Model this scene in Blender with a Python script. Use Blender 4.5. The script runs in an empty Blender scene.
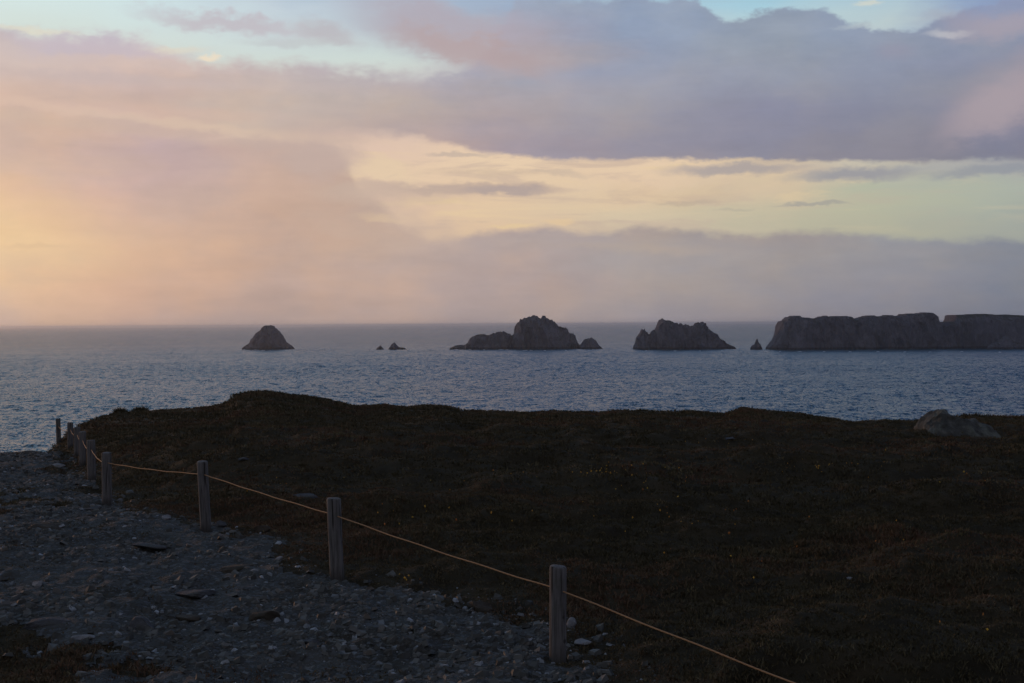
import bpy, math, random
import numpy as np
from mathutils import Matrix, Vector

random.seed(7)
rng = np.random.default_rng(11)
SC = bpy.context.scene
COL = SC.collection
R = math.radians

# ------------------------------------------------------------------ camera
W, H, FPX = 1024, 683, 1422.0
EYE = Vector((0.0, 0.0, 50.0))          # fifty metres above the sea
PITCH = math.atan((341.5 - 324.1) / FPX)
ROLL = R(0.34)
fwd = Vector((0, math.cos(PITCH), -math.sin(PITCH)))
up0 = Vector((0, math.sin(PITCH), math.cos(PITCH)))
rt0 = Vector((1, 0, 0))
rt = (rt0 * math.cos(ROLL) - up0 * math.sin(ROLL)).normalized()
up = rt.cross(fwd).normalized()
cam_d = bpy.data.cameras.new('camera')
cam_d.sensor_width = 36.0
cam_d.lens = FPX / W * 36.0
cam_d.clip_start = 0.1
cam_d.clip_end = 200000.0
cam = bpy.data.objects.new('camera', cam_d)
COL.objects.link(cam)
m = Matrix((rt, up, -fwd)).transposed().to_4x4()
m.translation = EYE
cam.matrix_world = m
SC.camera = cam


def ray(px, py):
    """direction of a photograph pixel, scaled so that y == 1 (one metre ahead)"""
    d = fwd + rt * ((px - 512) / FPX) + up * ((341.5 - py) / FPX)
    return d / d.y


def azel(px, py):
    d = ray(px, py)
    return math.atan2(d.x, d.y), math.atan2(d.z, math.hypot(d.x, d.y))


SC.view_settings.view_transform = 'Standard'
SC.view_settings.look = 'None'
SC.view_settings.gamma = 1.0
SC.view_settings.use_curve_mapping = False
SC.view_settings.exposure = 0.0
SC.cycles.use_denoising = True
SC.cycles.volume_bounces = 1
SC.cycles.max_bounces = 6

# ------------------------------------------------------------------ sun
SUN_AZ, SUN_EL = R(-42), R(4.5)          # low, off to the left of the frame
sun_d = bpy.data.lights.new('sun', 'SUN')
sun_d.energy = 0.62
sun_d.angle = R(2.0)
sun_d.color = (1.0, 0.47, 0.20)
sun = bpy.data.objects.new('sun', sun_d)
COL.objects.link(sun)
sv = Vector((math.sin(SUN_AZ) * math.cos(SUN_EL), math.cos(SUN_AZ) * math.cos(SUN_EL), math.sin(SUN_EL)))
sun.rotation_euler = sv.to_track_quat('Z', 'Y').to_euler()
sun.location = (-30, 20, 90)


def lin(c):
    out = []
    for v in c[:3]:
        v = v / 255.0
        out.append(v / 12.92 if v <= 0.04045 else ((v + 0.055) / 1.055) ** 2.4)
    return tuple(out) + (1.0,)


# ------------------------------------------------------------------ node helper
class N:
    def __init__(self, tree):
        self.t = tree
        self.n = tree.nodes
        self.l = tree.links

    def new(self, kind, **kw):
        nd = self.n.new(kind)
        for k, v in kw.items():
            setattr(nd, k, v)
        return nd

    def put(self, sock, v):
        if isinstance(v, bpy.types.NodeSocket):
            self.l.new(v, sock)
        else:
            sock.default_value = v

    def m(self, op, a, b=0.0, c=0.0, clamp=False):
        nd = self.new('ShaderNodeMath', operation=op, use_clamp=clamp)
        self.put(nd.inputs[0], a)
        self.put(nd.inputs[1], b)
        self.put(nd.inputs[2], c)
        return nd.outputs[0]

    def rng(self, v, a, b, c=0.0, d=1.0, smooth=True):
        nd = self.new('ShaderNodeMapRange', interpolation_type='SMOOTHSTEP' if smooth else 'LINEAR')
        self.put(nd.inputs[0], v)
        for i, q in enumerate((a, b, c, d)):
            self.put(nd.inputs[1 + i], q)
        return nd.outputs[0]

    def mix(self, f, a, b, blend='MIX'):
        nd = self.new('ShaderNodeMix', data_type='RGBA', blend_type=blend)
        self.put(nd.inputs[0], f)
        self.put(nd.inputs[6], a)
        self.put(nd.inputs[7], b)
        return nd.outputs[2]

    def noise(self, vec, scale, detail=4, rough=0.5, dist=0.0):
        nd = self.new('ShaderNodeTexNoise')
        if vec is not None:
            self.l.new(vec, nd.inputs['Vector'])
        nd.inputs['Scale'].default_value = scale
        nd.inputs['Detail'].default_value = detail
        nd.inputs['Roughness'].default_value = rough
        nd.inputs['Distortion'].default_value = dist
        return nd.outputs[0]

    def comb(self, x, y, z=0.0):
        nd = self.new('ShaderNodeCombineXYZ')
        for i, q in enumerate((x, y, z)):
            self.put(nd.inputs[i], q)
        return nd.outputs[0]

    def ramp(self, f, stops):
        nd = self.new('ShaderNodeValToRGB')
        self.put(nd.inputs[0], f)
        cr = nd.color_ramp
        while len(cr.elements) > 1:
            cr.elements.remove(cr.elements[-1])
        cr.elements[0].position = stops[0][0]
        cr.elements[0].color = stops[0][1]
        for p, c in stops[1:]:
            e = cr.elements.new(p)
            e.color = c
        return nd.outputs[0]

    def curve(self, f, pts):
        nd = self.new('ShaderNodeFloatCurve')
        self.put(nd.inputs['Value'], f)
        cv = nd.mapping.curves[0]
        cv.points[0].location = pts[0]
        cv.points[-1].location = pts[-1]
        for p in pts[1:-1]:
            cv.points.new(*p)
        for p in cv.points:
            p.handle_type = 'AUTO_CLAMPED'
        nd.mapping.update()
        return nd.outputs[0]


# ------------------------------------------------------------------ world: evening sky with cloud banks
world = bpy.data.worlds.new('World')
SC.world = world
world.use_nodes = True
wt = world.node_tree
wt.nodes.clear()
n = N(wt)
tc = n.new('ShaderNodeTexCoord')
sep = n.new('ShaderNodeSeparateXYZ')
wt.links.new(tc.outputs['Generated'], sep.inputs[0])
dx, dy, dz = sep.outputs
AZ = n.m('ARCTAN2', dx, dy)                                  # 0 ahead, negative to the left
EL = n.m('ARCSINE', dz)
# a unit of 1 in these = 1000 photograph pixels of angle
AZK = n.m('MULTIPLY', AZ, FPX / 1000.0)
ELK = n.m('MULTIPLY', EL, FPX / 1000.0)
vec_wide = n.comb(AZK, n.m('MULTIPLY', ELK, 4.0), 0.3)
vec_soft = n.comb(AZK, n.m('MULTIPLY', ELK, 1.8), 1.7)
nz_a = n.m('SUBTRACT', n.noise(vec_wide, 5.0, 6, 0.58), 0.5)
nz_b = n.m('SUBTRACT', n.noise(vec_soft, 14.0, 6, 0.60), 0.5)
nz_c = n.m('SUBTRACT', n.noise(vec_soft, 50.0, 4, 0.60), 0.5)
nz_w = n.m('SUBTRACT', n.noise(vec_soft, 6.0, 3, 0.55), 0.5)
# wobbled elevation for edges
elw = n.m('ADD', ELK, n.m('MULTIPLY', nz_a, 0.022))
elw = n.m('ADD', elw, n.m('MULTIPLY', nz_b, 0.034))
elw = n.m('ADD', elw, n.m('MULTIPLY', nz_c, 0.020))
# a calmer wobble for long level edges and thin streaks
elq = n.m('ADD', ELK, n.m('ADD', n.m('MULTIPLY', nz_a, 0.012), n.m('ADD', n.m('MULTIPLY', nz_b, 0.014), n.m('MULTIPLY', nz_c, 0.012))))
elcol = n.m('ADD', ELK, n.m('MULTIPLY', nz_w, 0.045))        # for the colour fields
azcol = n.m('ADD', AZK, n.m('MULTIPLY', nz_a, 0.25))

AZ0, AZ1 = -0.9, 0.9                                          # curve domain in k-units
azc = n.rng(AZK, AZ0, AZ1, smooth=False)
ELM = 0.40


def edge(pts):
    """pts: photo pixels -> curve of elevation (k-units) over azimuth"""
    out = []
    for x, y in pts:
        a, e = azel(x, y)
        out.append(((a * FPX / 1000 - AZ0) / (AZ1 - AZ0), e * FPX / 1000 / ELM))
    out = [(0.0, out[0][1])] + out + [(1.0, out[-1][1])]
    return n.m('MULTIPLY', n.curve(azc, out), ELM)


def field(cols):
    """cols: {photo x: [(photo y, rgb) ...]} -> smooth colour over the sky"""
    res = None
    prev = None
    for x in sorted(cols):
        stops = []
        for y, c in sorted(cols[x], key=lambda q: -q[0]):
            e = azel(x, y)[1] * FPX / 1000
            stops.append((min(max(e / ELM, 0), 1), lin(c)))
        # above the frame the sky deepens to a dull blue
        top = stops[-1][1]
        hi = HIGH[x]
        stops.append((0.995, lin(hi)))
        a = azel(x, 200)[0] * FPX / 1000
        r = n.ramp(n.m('DIVIDE', elcol, ELM), stops)
        if res is None:
            res = r
        else:
            res = n.mix(n.rng(azcol, prev, a, smooth=False), res, r)
        prev = a
    return res


HIGH = {-300: (112, 150, 184), 0: (96, 146, 190), 128: (94, 142, 188), 256: (90, 136, 184), 384: (84, 128, 180),
        512: (76, 119, 175), 640: (68, 110, 166), 768: (60, 100, 156), 896: (54, 91, 147), 1024: (50, 86, 140), 1500: (54, 80, 124)}
cloud_cols = {
    -300: [(0, (215, 195, 180)), (100, (232, 200, 165)), (240, (245, 208, 150)), (320, (215, 180, 148))],
    0: [(0, (205, 195, 195)), (50, (205, 190, 188)), (90, (210, 184, 170)), (115, (214, 185, 166)), (150, (219, 187, 158)), (180, (227, 193, 155)), (240, (235, 201, 160)), (280, (222, 188, 154)), (325, (207, 176, 153))],
    128: [(0, (195, 190, 195)), (40, (198, 186, 192)), (60, (210, 188, 178)), (85, (205, 182, 174)), (105, (210, 183, 168)), (150, (209, 180, 162)), (180, (211, 180, 158)), (240, (214, 180, 150)), (280, (208, 173, 147)), (325, (190, 162, 146))],
    256: [(0, (190, 185, 192)), (60, (198, 178, 178)), (90, (201, 178, 168)), (120, (199, 176, 165)), (150, (199, 174, 163)), (200, (200, 172, 156)), (250, (200, 170, 152)), (290, (195, 166, 150)), (325, (182, 158, 147))],
    384: [(0, (170, 172, 190)), (35, (178, 166, 176)), (75, (186, 170, 172)), (100, (186, 168, 163)), (140, (188, 166, 158)), (200, (188, 165, 152)), (250, (186, 162, 149)), (290, (183, 159, 149)), (325, (174, 153, 147))],
    512: [(0, (160, 172, 192)), (40, (172, 162, 174)), (60, (178, 162, 166)), (75, (160, 158, 175)), (95, (168, 155, 162)), (150, (166, 152, 157)), (240, (172, 154, 148)), (280, (172, 153, 148)), (325, (163, 148, 146))],
    640: [(0, (144, 158, 180)), (40, (148, 154, 174)), (80, (154, 152, 168)), (110, (156, 148, 157)), (150, (152, 146, 156)), (240, (160, 149, 146)), (280, (158, 147, 145)), (325, (150, 140, 143))],
    768: [(0, (146, 160, 180)), (40, (147, 156, 173)), (80, (151, 153, 166)), (110, (142, 140, 157)), (150, (141, 139, 152)), (240, (150, 144, 146)), (260, (152, 145, 145)), (290, (144, 139, 143)), (325, (134, 130, 140))],
    896: [(0, (146, 158, 178)), (40, (146, 154, 170)), (80, (142, 147, 163)), (110, (137, 139, 154)), (150, (137, 136, 149)), (240, (142, 142, 146)), (260, (146, 143, 146)), (290, (136, 134, 142)), (325, (122, 123, 136))],
    1024: [(0, (140, 152, 182)), (40, (140, 148, 168)), (80, (142, 142, 158)), (120, (136, 134, 150)), (150, (130, 131, 147)), (240, (127, 132, 142)), (290, (122, 126, 138)), (325, (112, 116, 131))],
    1500: [(0, (105, 115, 145)), (150, (100, 105, 128)), (325, (88, 94, 112))],
}
clear_cols = {
    -300: [(0, (220, 226, 215)), (100, (240, 215, 175)), (240, (250, 218, 160)), (320, (215, 180, 148))],
    0: [(0, (213, 230, 228)), (35, (212, 222, 214)), (120, (220, 196, 170)), (240, (226, 192, 148)), (320, (200, 170, 145))],
    128: [(0, (208, 228, 230)), (35, (211, 223, 218)), (130, (215, 190, 168)), (240, (216, 182, 152)), (320, (195, 168, 148))],
    256: [(0, (196, 209, 218)), (40, (207, 219, 217)), (60, (208, 218, 212)), (135, (212, 190, 170)), (200, (215, 188, 162)), (320, (190, 165, 150))],
    384: [(0, (174, 190, 208)), (30, (190, 202, 210)), (60, (205, 217, 213)), (135, (212, 186, 166)), (165, (219, 193, 163)), (200, (214, 185, 157)), (230, (206, 180, 153)), (320, (180, 160, 150))],
    512: [(0, (157, 174, 198)), (30, (163, 169, 186)), (62, (182, 184, 194)), (140, (218, 194, 164)), (170, (222, 198, 163)), (200, (217, 192, 156)), (230, (212, 186, 152)), (320, (170, 155, 148))],
    640: [(0, (170, 196, 212)), (60, (180, 196, 206)), (155, (222, 198, 164)), (180, (216, 192, 160)), (205, (208, 190, 157)), (230, (196, 183, 155)), (320, (160, 150, 148))],
    768: [(0, (166, 204, 219)), (20, (186, 208, 212)), (60, (170, 190, 205)), (158, (216, 194, 162)), (180, (202, 186, 158)), (205, (185, 181, 156)), (235, (177, 174, 152)), (320, (150, 145, 148))],
    896: [(0, (170, 196, 211)), (25, (186, 202, 205)), (60, (160, 178, 200)), (160, (190, 184, 166)), (180, (176, 180, 158)), (205, (178, 179, 155)), (238, (172, 172, 152)), (320, (140, 140, 148))],
    1024: [(0, (142, 160, 192)), (60, (150, 162, 188)), (162, (160, 164, 166)), (185, (166, 174, 162)), (205, (165, 172, 158)), (240, (152, 158, 152)), (320, (125, 130, 145))],
    1500: [(0, (110, 125, 160)), (160, (120, 130, 150)), (325, (88, 94, 112))],
}
for _x in clear_cols:                       # a touch paler and rosier in the bright gap
    if 300 < _x < 1100:
        k_ = 1.0 if _x < 700 else 0.45
        clear_cols[_x] = [(y_, tuple(v + d * k_ for v, d in zip(c_, (9, 7, 11))) if 130 < y_ < 250 else c_) for y_, c_ in clear_cols[_x]]
for _x in (0, 128):                        # peach rather than yellow at the left
    cloud_cols[_x] = [(y_, (c_[0] - 8, c_[1] - 6, c_[2] + 7) if 140 < y_ < 210 else ((c_[0] + 2, c_[1] + 2, c_[2] + 6) if y_ >= 210 else c_)) for y_, c_ in cloud_cols[_x]]
cloud_cols[-300] = [(y_, (c_[0] - 6, c_[1] - 4, c_[2] + 8)) for y_, c_ in cloud_cols[-300]]
for _x in (256, 384, 512, 640, 768):
    cloud_cols[_x] = [(y_, (c_[0] + 2, c_[1] + (7 if _x < 700 else 4), c_[2] + (6 if _x < 700 else 4)) if 30 < y_ < 135 else c_) for y_, c_ in cloud_cols[_x]]
for _x in cloud_cols:
    if 300 < _x < 1100:
        k_ = 1.0 - abs(_x - 640) / 700
        cloud_cols[_x] = [(y_, tuple(v + d * k_ for v, d in zip(c_, (10, 10, 8))) if y_ >= 240 else c_) for y_, c_ in cloud_cols[_x]]
clear = field(clear_cols)
cloud = field(cloud_cols)
# slow light and dark, warm and cool variation within the cloud
cv = n.m('ADD', n.m('MULTIPLY', nz_a, 0.26), n.m('ADD', n.m('MULTIPLY', nz_b, 0.20), n.m('MULTIPLY', nz_c, 0.06)))
hue = n.mix(n.rng(n.m('ADD', nz_w, n.m('MULTIPLY', nz_b, 0.5)), -0.16, 0.16), (0.965, 0.99, 1.045, 1), (1.035, 1.0, 0.965, 1))
cloud = n.mix(1.0, cloud, hue, 'MULTIPLY')
puffs = n.m('SUBTRACT', n.noise(vec_soft, 9.0, 7, 0.62, 0.35), 0.5)
cv = n.m('ADD', cv, n.m('MULTIPLY', puffs, n.rng(ELK, 0.17, 0.28, 0.0, 0.32)))
wisps = n.m('SUBTRACT', n.noise(n.comb(AZK, n.m('MULTIPLY', ELK, 6.0), 7.7), 9.0, 7, 0.62, 0.5), 0.5)
cv = n.m('ADD', cv, n.m('MULTIPLY', wisps, 0.16))
cloud = n.mix(1.0, cloud, n.comb(*[n.m('ADD', cv, 1.0)] * 3), 'MULTIPLY')
cl2 = n.m('ADD', n.m('MULTIPLY', nz_a, 0.05), 1.0)
# thin broken streaks crossing the bright gap
nz_s = n.noise(n.comb(AZK, n.m('MULTIPLY', ELK, 7.0), 4.1), 7.0, 7, 0.62, 0.6)
gap_lo, gap_hi = azel(512, 232)[1] * FPX / 1000, azel(512, 150)[1] * FPX / 1000
gap = n.m('MULTIPLY', n.rng(ELK, gap_lo - 0.01, gap_lo + 0.012), n.rng(ELK, gap_hi + 0.02, gap_hi - 0.01))
gap = n.m('MULTIPLY', gap, n.rng(AZK, 0.50, 0.10, 0.25, 1.0))
clear = n.mix(n.m('MULTIPLY', gap, n.rng(nz_s, 0.50, 0.66, 0.0, 0.50)), clear, lin((190, 169, 158)))
clear = n.mix(n.m('MULTIPLY', gap, n.rng(nz_s, 0.46, 0.34, 0.0, 0.45)), clear, lin((232, 206, 164)))
clear = n.mix(1.0, clear, n.comb(cl2, cl2, cl2), 'MULTIPLY')

# the edges of the cloud banks
low_top = edge([(-300, 110), (0, 110), (200, 118), (270, 133), (300, 139), (325, 145), (340, 155), (349, 168), (356, 186), (375, 200),
                (395, 216), (415, 232), (440, 239), (480, 233), (520, 231), (552, 228), (575, 232), (605, 233), (640, 227), (665, 230),
                (705, 234), (770, 236), (850, 234), (900, 239), (1024, 242), (1300, 242)])
up_bot = edge([(-300, 250), (0, 250), (120, 190), (180, 140), (230, 131), (280, 134), (340, 133), (400, 135), (440, 139), (475, 148), (512, 153),
               (560, 158), (600, 160), (700, 160), (800, 161), (900, 161), (1024, 162), (1300, 162)])
up_top = edge([(-300, 20), (0, 32), (60, 32), (120, 33), (150, 36), (172, 44), (195, 55), (230, 61), (256, 63), (300, 66), (340, 71),
               (380, 73), (430, 72), (455, 70), (475, 62), (495, 40), (510, 15), (525, -5), (600, -5), (660, -4), (690, -6), (705, 4), (718, 16),
               (737, 22), (750, 18), (765, 11), (785, 7), (805, 6), (825, 11), (842, 21), (858, 28), (890, 29), (925, 27), (945, 20),
               (970, 2), (1024, -14), (1300, -30)])
soft_low = n.rng(azc, (-0.32 + 0.9) / 1.8, (-0.04 + 0.9) / 1.8, 0.017, 0.0055)
dlow = n.m('SUBTRACT', low_top, elq)
m_low = n.rng(n.m('DIVIDE', dlow, soft_low), -1.0, 1.0)
soft_up = n.rng(azc, (-0.25 + 0.9) / 1.8, (0.0 + 0.9) / 1.8, 0.012, 0.0035)
m_upb = n.rng(n.m('DIVIDE', n.m('SUBTRACT', elq, up_bot), soft_up), -1.0, 1.0)
soft_t = n.rng(azc, (0.03 + 0.9) / 1.8, (0.16 + 0.9) / 1.8, 0.011, 0.0050)
m_upt = n.rng(n.m('DIVIDE', n.m('SUBTRACT', up_top, elw), soft_t), -0.8, 1.0)
m_up = n.m('MULTIPLY', m_upb, m_upt)
m_all = n.m('MAXIMUM', m_low, m_up)


def blob(x, y, rx, ry, slope=0.0, soft=0.5, wob=0.9):
    """an oval wisp at a photo position; slope in photo pixels down per pixel right"""
    a, e = azel(x, y)
    a, e = a * FPX / 1000, e * FPX / 1000
    du = n.m('SUBTRACT', n.m('ADD', AZK, n.m('MULTIPLY', nz_b, 0.05)), a)
    dv = n.m('SUBTRACT', elq if ry < 8 else elw, e)
    dv = n.m('ADD', dv, n.m('MULTIPLY', du, slope))
    u = n.m('DIVIDE', du, rx / 1000)
    v = n.m('DIVIDE', dv, ry / 1000)
    d = n.m('SQRT', n.m('ADD', n.m('MULTIPLY', u, u), n.m('MULTIPLY', v, v)))
    d = n.m('ADD', d, n.m('MULTIPLY', nz_b, wob if ry >= 8 else 0.5))
    return n.rng(d, 1.0 + soft, 1.0 - soft, 0.0, 1.0)


sky = n.mix(m_all, clear, cloud)
for (x, y, rx, ry, sl, soft, amt, c) in [
    # mauve streaks and puffs over the pale gap at the top left
    (230, 22, 75, 9, 0.10, 0.6, 0.75, (192, 182, 190)),
    (328, 34, 26, 12, 0.20, 0.7, 0.7, (186, 180, 186)),
    (300, 44, 50, 4, 0.0, 0.6, 0.45, (188, 186, 190)),
    (440, 30, 80, 26, 0.18, 0.6, 0.8, (178, 168, 178)),
    (470, 52, 70, 13, 0.22, 0.6, 0.8, (182, 163, 164)),
    (95, 43, 80, 9, 0.0, 0.6, 0.6, (194, 184, 196)),
    (60, 55, 40, 7, 0.0, 0.6, 0.4, (194, 184, 196)),
    (25, 62, 50, 8, 0.0, 0.6, 0.45, (210, 192, 185)),
    # streaks in the bright gap
    (468, 189, 78, 5.5, 0.02, 0.5, 0.8, (186, 166, 155)),
    (400, 194, 60, 9, 0.0, 0.8, 0.5, (196, 174, 160)),
    (500, 191, 36, 3.5, 0.03, 0.5, 0.6, (172, 158, 156)),
    (462, 153, 28, 2.2, 0.0, 0.5, 0.6, (186, 170, 160)),
    (392, 175, 7, 1.8, -0.35, 0.5, 0.55, (188, 168, 158)),
    (500, 172, 70, 3, 0.02, 0.7, 0.4, (200, 178, 158)),
    (560, 173, 30, 2.5, 0.1, 0.6, 0.4, (196, 178, 162)),
    (738, 169, 62, 5, 0.0, 0.6, 0.75, (160, 154, 158)),
    (860, 174, 60, 6, -0.04, 0.55, 0.85, (150, 150, 158)),
    (1005, 170, 70, 5, -0.02, 0.6, 0.75, (144, 148, 158)),
    (950, 165, 60, 4, 0.0, 0.7, 0.45, (160, 162, 166)),
    (808, 206, 28, 1.7, 0.0, 0.5, 0.65, (158, 156, 152)),
    (685, 203, 26, 2.0, -0.03, 0.5, 0.5, (176, 164, 152)),
    (735, 210, 20, 1.5, 0.0, 0.5, 0.35, (170, 164, 152)),
    (670, 195, 60, 10, 0.0, 0.9, 0.35, (214, 186, 152)),
    # the bulging end of the great cloud on the left and the bright sky biting in under it
    (318, 160, 36, 19, 0.0, 0.45, 0.7, (195, 173, 164)),
    (400, 214, 45, 12, 0.4, 0.9, 0.55, (205, 181, 164)),
    (380, 232, 60, 12, 0.2, 0.9, 0.5, (196, 172, 157)),
    (388, 172, 34, 11, 0.0, 0.5, 0.8, (228, 203, 172)),
    (372, 190, 45, 7, 0.0, 0.7, 0.6, (200, 177, 162)),
    # faint bands across the left
    (130, 118, 170, 4, 0.10, 0.7, 0.55, (220, 194, 174)),
    (80, 108, 160, 5, 0.03, 0.8, 0.30, (218, 186, 172)),
    (90, 126, 140, 5, 0.08, 0.8, 0.40, (205, 181, 165)),
    (250, 132, 120, 4, 0.06, 0.8, 0.40, (214, 190, 170)),
    (110, 79, 200, 5, 0.02, 0.9, 0.40, (198, 182, 180)),
    (95, 63, 60, 8, -0.1, 0.7, 0.35, (216, 193, 182)),
    (280, 140, 60, 9, -0.05, 0.8, 0.45, (190, 168, 162)),
    (35, 247, 26, 2.0, 0.0, 0.6, 0.5, (212, 180, 152)),
    (640, 248, 70, 4, 0.05, 0.9, 0.35, (186, 168, 152)),
    # small sunlit crests
    (211, 56, 9, 2.8, 0.0, 0.5, 0.8, (240, 222, 196)),
    (180, 47, 22, 4, 0.0, 0.7, 0.6, (224, 214, 196)),
    (35, 30, 35, 2.5, 0.0, 0.7, 0.6, (226, 218, 198)),
    (384, 218, 22, 3.0, 0.05, 0.8, 0.35, (226, 199, 162)),
    (512, 226, 20, 2.6, 0.0, 0.6, 0.75, (226, 199, 158)),
    (560, 222, 16, 2.4, 0.0, 0.6, 0.7, (226, 197, 158)),
    (445, 201, 14, 2.5, 0.0, 0.6, 0.5, (222, 196, 160)),
    (870, 2, 12, 3, 0.0, 0.6, 0.7, (214, 214, 200)),
    (950, 34, 20, 3.5, 0.0, 0.6, 0.6, (204, 204, 206)),
    (862, 28, 24, 2.2, 0.0, 0.7, 0.4, (196, 208, 208)),
    # rosy billows on the right, deeper grey-blue around them
    (1000, 104, 48, 20, -0.45, 0.6, 0.75, (172, 158, 164)),
    (1030, 85, 60, 30, -0.3, 0.6, 0.6, (170, 158, 166)),
    (1010, 22, 50, 14, -0.1, 0.7, 0.7, (170, 160, 170)),
    (960, 16, 30, 8, 0.0, 0.8, 0.4, (164, 156, 168)),
    (530, 62, 35, 12, 0.1, 0.8, 0.45, (172, 158, 162)),
    (893, 52, 16, 7, 0.0, 0.8, 0.35, (154, 148, 166)),
    (-30, 232, 110, 40, 0.1, 0.9, 0.35, (240, 204, 148)),
]:
    sky = n.mix(n.m('MULTIPLY', blob(x, y, rx, ry, sl, soft), amt), sky, lin(c))

# the rest of the dome: physical sky blended in above the frame, duller and darker towards the land side
nish = n.new('ShaderNodeTexSky', sky_type='NISHITA')
nish.sun_disc = False
nish.sun_elevation = SUN_EL
nish.sun_rotation = SUN_AZ
nish.altitude = 50
nish.air_density = 1.2
nish.dust_density = 2.5
nish.ozone_density = 1.5
nsc = n.mix(1.0, nish.outputs[0], (0.10, 0.10, 0.10, 1), 'MULTIPLY')
hi_f = n.rng(EL, 0.25, 0.75, 0.0, 0.30)
back = n.rng(dy, 0.75, -0.7)
dusk = n.mix(n.rng(EL, 0.0, 0.8), lin((122, 117, 122)), lin((108, 116, 137)))
puff = n.noise(n.comb(dx, dy, n.m('MULTIPLY', dz, 2.5)), 3.0, 5, 0.55)
dusk = n.mix(n.rng(puff, 0.42, 0.62, 0.0, 0.5), dusk, lin((134, 128, 132)))
# the left of the sky towards the sun stays warm past the frame
sky = n.mix(back, sky, dusk)
sky = n.mix(n.rng(EL, 0.50, 1.0), sky, dusk)
sky = n.mix(hi_f, sky, nsc)
bg = n.new('ShaderNodeBackground')
wt.links.new(sky, bg.inputs['Color'])
bg.inputs['Strength'].default_value = 1.0
wo = n.new('ShaderNodeOutputWorld')
wt.links.new(bg.outputs[0], wo.inputs['Surface'])
world.cycles.sampling_method = 'MANUAL'
world.cycles.sample_map_resolution = 1024


# ------------------------------------------------------------------ numpy noise
def _h(ix, iy, s):
    v = (ix.astype(np.int64) * 374761393 + iy.astype(np.int64) * 668265263 + s * 982451653) & 0x7FFFFFFF
    v = ((v ^ (v >> 13)) * 1274126177) & 0x7FFFFFFF
    v = v ^ (v >> 16)
    return (v & 0xFFFFFF) / float(0xFFFFFF)


def vn(x, y, s=0):
    ix, iy = np.floor(x), np.floor(y)
    fx, fy = x - ix, y - iy
    fx = fx * fx * fx * (fx * (fx * 6 - 15) + 10)
    fy = fy * fy * fy * (fy * (fy * 6 - 15) + 10)
    a, b = _h(ix, iy, s), _h(ix + 1, iy, s)
    c, d = _h(ix, iy + 1, s), _h(ix + 1, iy + 1, s)
    return (a + (b - a) * fx) * (1 - fy) + (c + (d - c) * fx) * fy - 0.5


def fbm(x, y, s=0, o=4, g=0.5):
    t = np.zeros(np.broadcast(x, y).shape)
    a, n_ = 1.0, 0.0
    for k in range(o):
        t = t + a * vn(x * 2 ** k + 17.3 * k, y * 2 ** k - 9.1 * k, s + k)
        n_ += a
        a *= g
    return t / n_ * 2          # about -1..1


def ridge(x, y, s=0, o=4):
    t = 0
    a, n_ = 1.0, 0
    for k in range(o):
        t = t + a * (1 - np.abs(2.6 * vn(x * 2 ** k + 5 * k, y * 2 ** k + 3 * k, s + k)))
        n_ += a
        a *= 0.5
    return t / n_


def sstep(a, b, v):
    t = np.clip((v - a) / (b - a), 0, 1)
    return t * t * (3 - 2 * t)


# ------------------------------------------------------------------ objects
def link(name, mesh, mats=(), parent=None):
    o = bpy.data.objects.new(name, mesh)
    COL.objects.link(o)
    for mt in (mats if isinstance(mats, (list, tuple)) else [mats]):
        mesh.materials.append(mt)
    if parent:
        o.parent = parent
    return o


def tag(o, label=None, cat=None, group=None, kind=None):
    if label:
        o['label'] = label
    if cat:
        o['category'] = cat
    if group:
        o['group'] = group
    if kind:
        o['kind'] = kind
    return o


def np_mesh(name, verts, faces, smooth=True, attrs=None):
    """faces: (n,k) int array, all the same size"""
    me = bpy.data.meshes.new(name)
    verts = np.ascontiguousarray(verts, dtype=np.float32)
    faces = np.ascontiguousarray(faces, dtype=np.int32)
    nf, k = faces.shape
    me.vertices.add(len(verts))
    me.vertices.foreach_set('co', verts.ravel())
    me.loops.add(nf * k)
    me.loops.foreach_set('vertex_index', faces.ravel())
    me.polygons.add(nf)
    me.polygons.foreach_set('loop_start', np.arange(0, nf * k, k, dtype=np.int32))
    me.polygons.foreach_set('loop_total', np.full(nf, k, dtype=np.int32))
    me.polygons.foreach_set('use_smooth', np.full(nf, smooth, dtype=bool))
    for nm, v in (attrs or {}).items():
        at = me.attributes.new(nm, 'FLOAT', 'POINT')
        at.data.foreach_set('value', np.ascontiguousarray(v, dtype=np.float32))
    me.update(calc_edges=True)
    return me


def grid_faces(nr, nc, wrap=False):
    i = np.arange(nr - 1)[:, None]
    j = np.arange(nc if wrap else nc - 1)[None, :]
    j2 = (j + 1) % nc
    a = i * nc + j
    b = i * nc + j2
    c = (i + 1) * nc + j2
    d = (i + 1) * nc + j
    return np.stack([np.broadcast_to(q, a.shape).ravel() for q in (a, b, c, d)], axis=1)


# ------------------------------------------------------------------ materials
def mat(name, build):
    mt = bpy.data.materials.new(name)
    mt.use_nodes = True
    mt.node_tree.nodes.clear()
    k = N(mt.node_tree)
    bs = k.new('ShaderNodeBsdfPrincipled')
    out = k.new('ShaderNodeOutputMaterial')
    k.l.new(bs.outputs[0], out.inputs['Surface'])
    build(k, bs)
    return mt


def pos(k):
    return k.new('ShaderNodeNewGeometry').outputs['Position']


def objco(k):
    return k.new('ShaderNodeTexCoord').outputs['Object']


def attr(k, nm):
    return k.new('ShaderNodeAttribute', attribute_name=nm).outputs['Fac']


def bump(k, bs, h, strength, dist):
    b = k.new('ShaderNodeBump')
    b.inputs['Strength'].default_value = strength
    b.inputs['Distance'].default_value = dist
    k.l.new(h, b.inputs['Height'])
    k.l.new(b.outputs[0], bs.inputs['Normal'])


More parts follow.
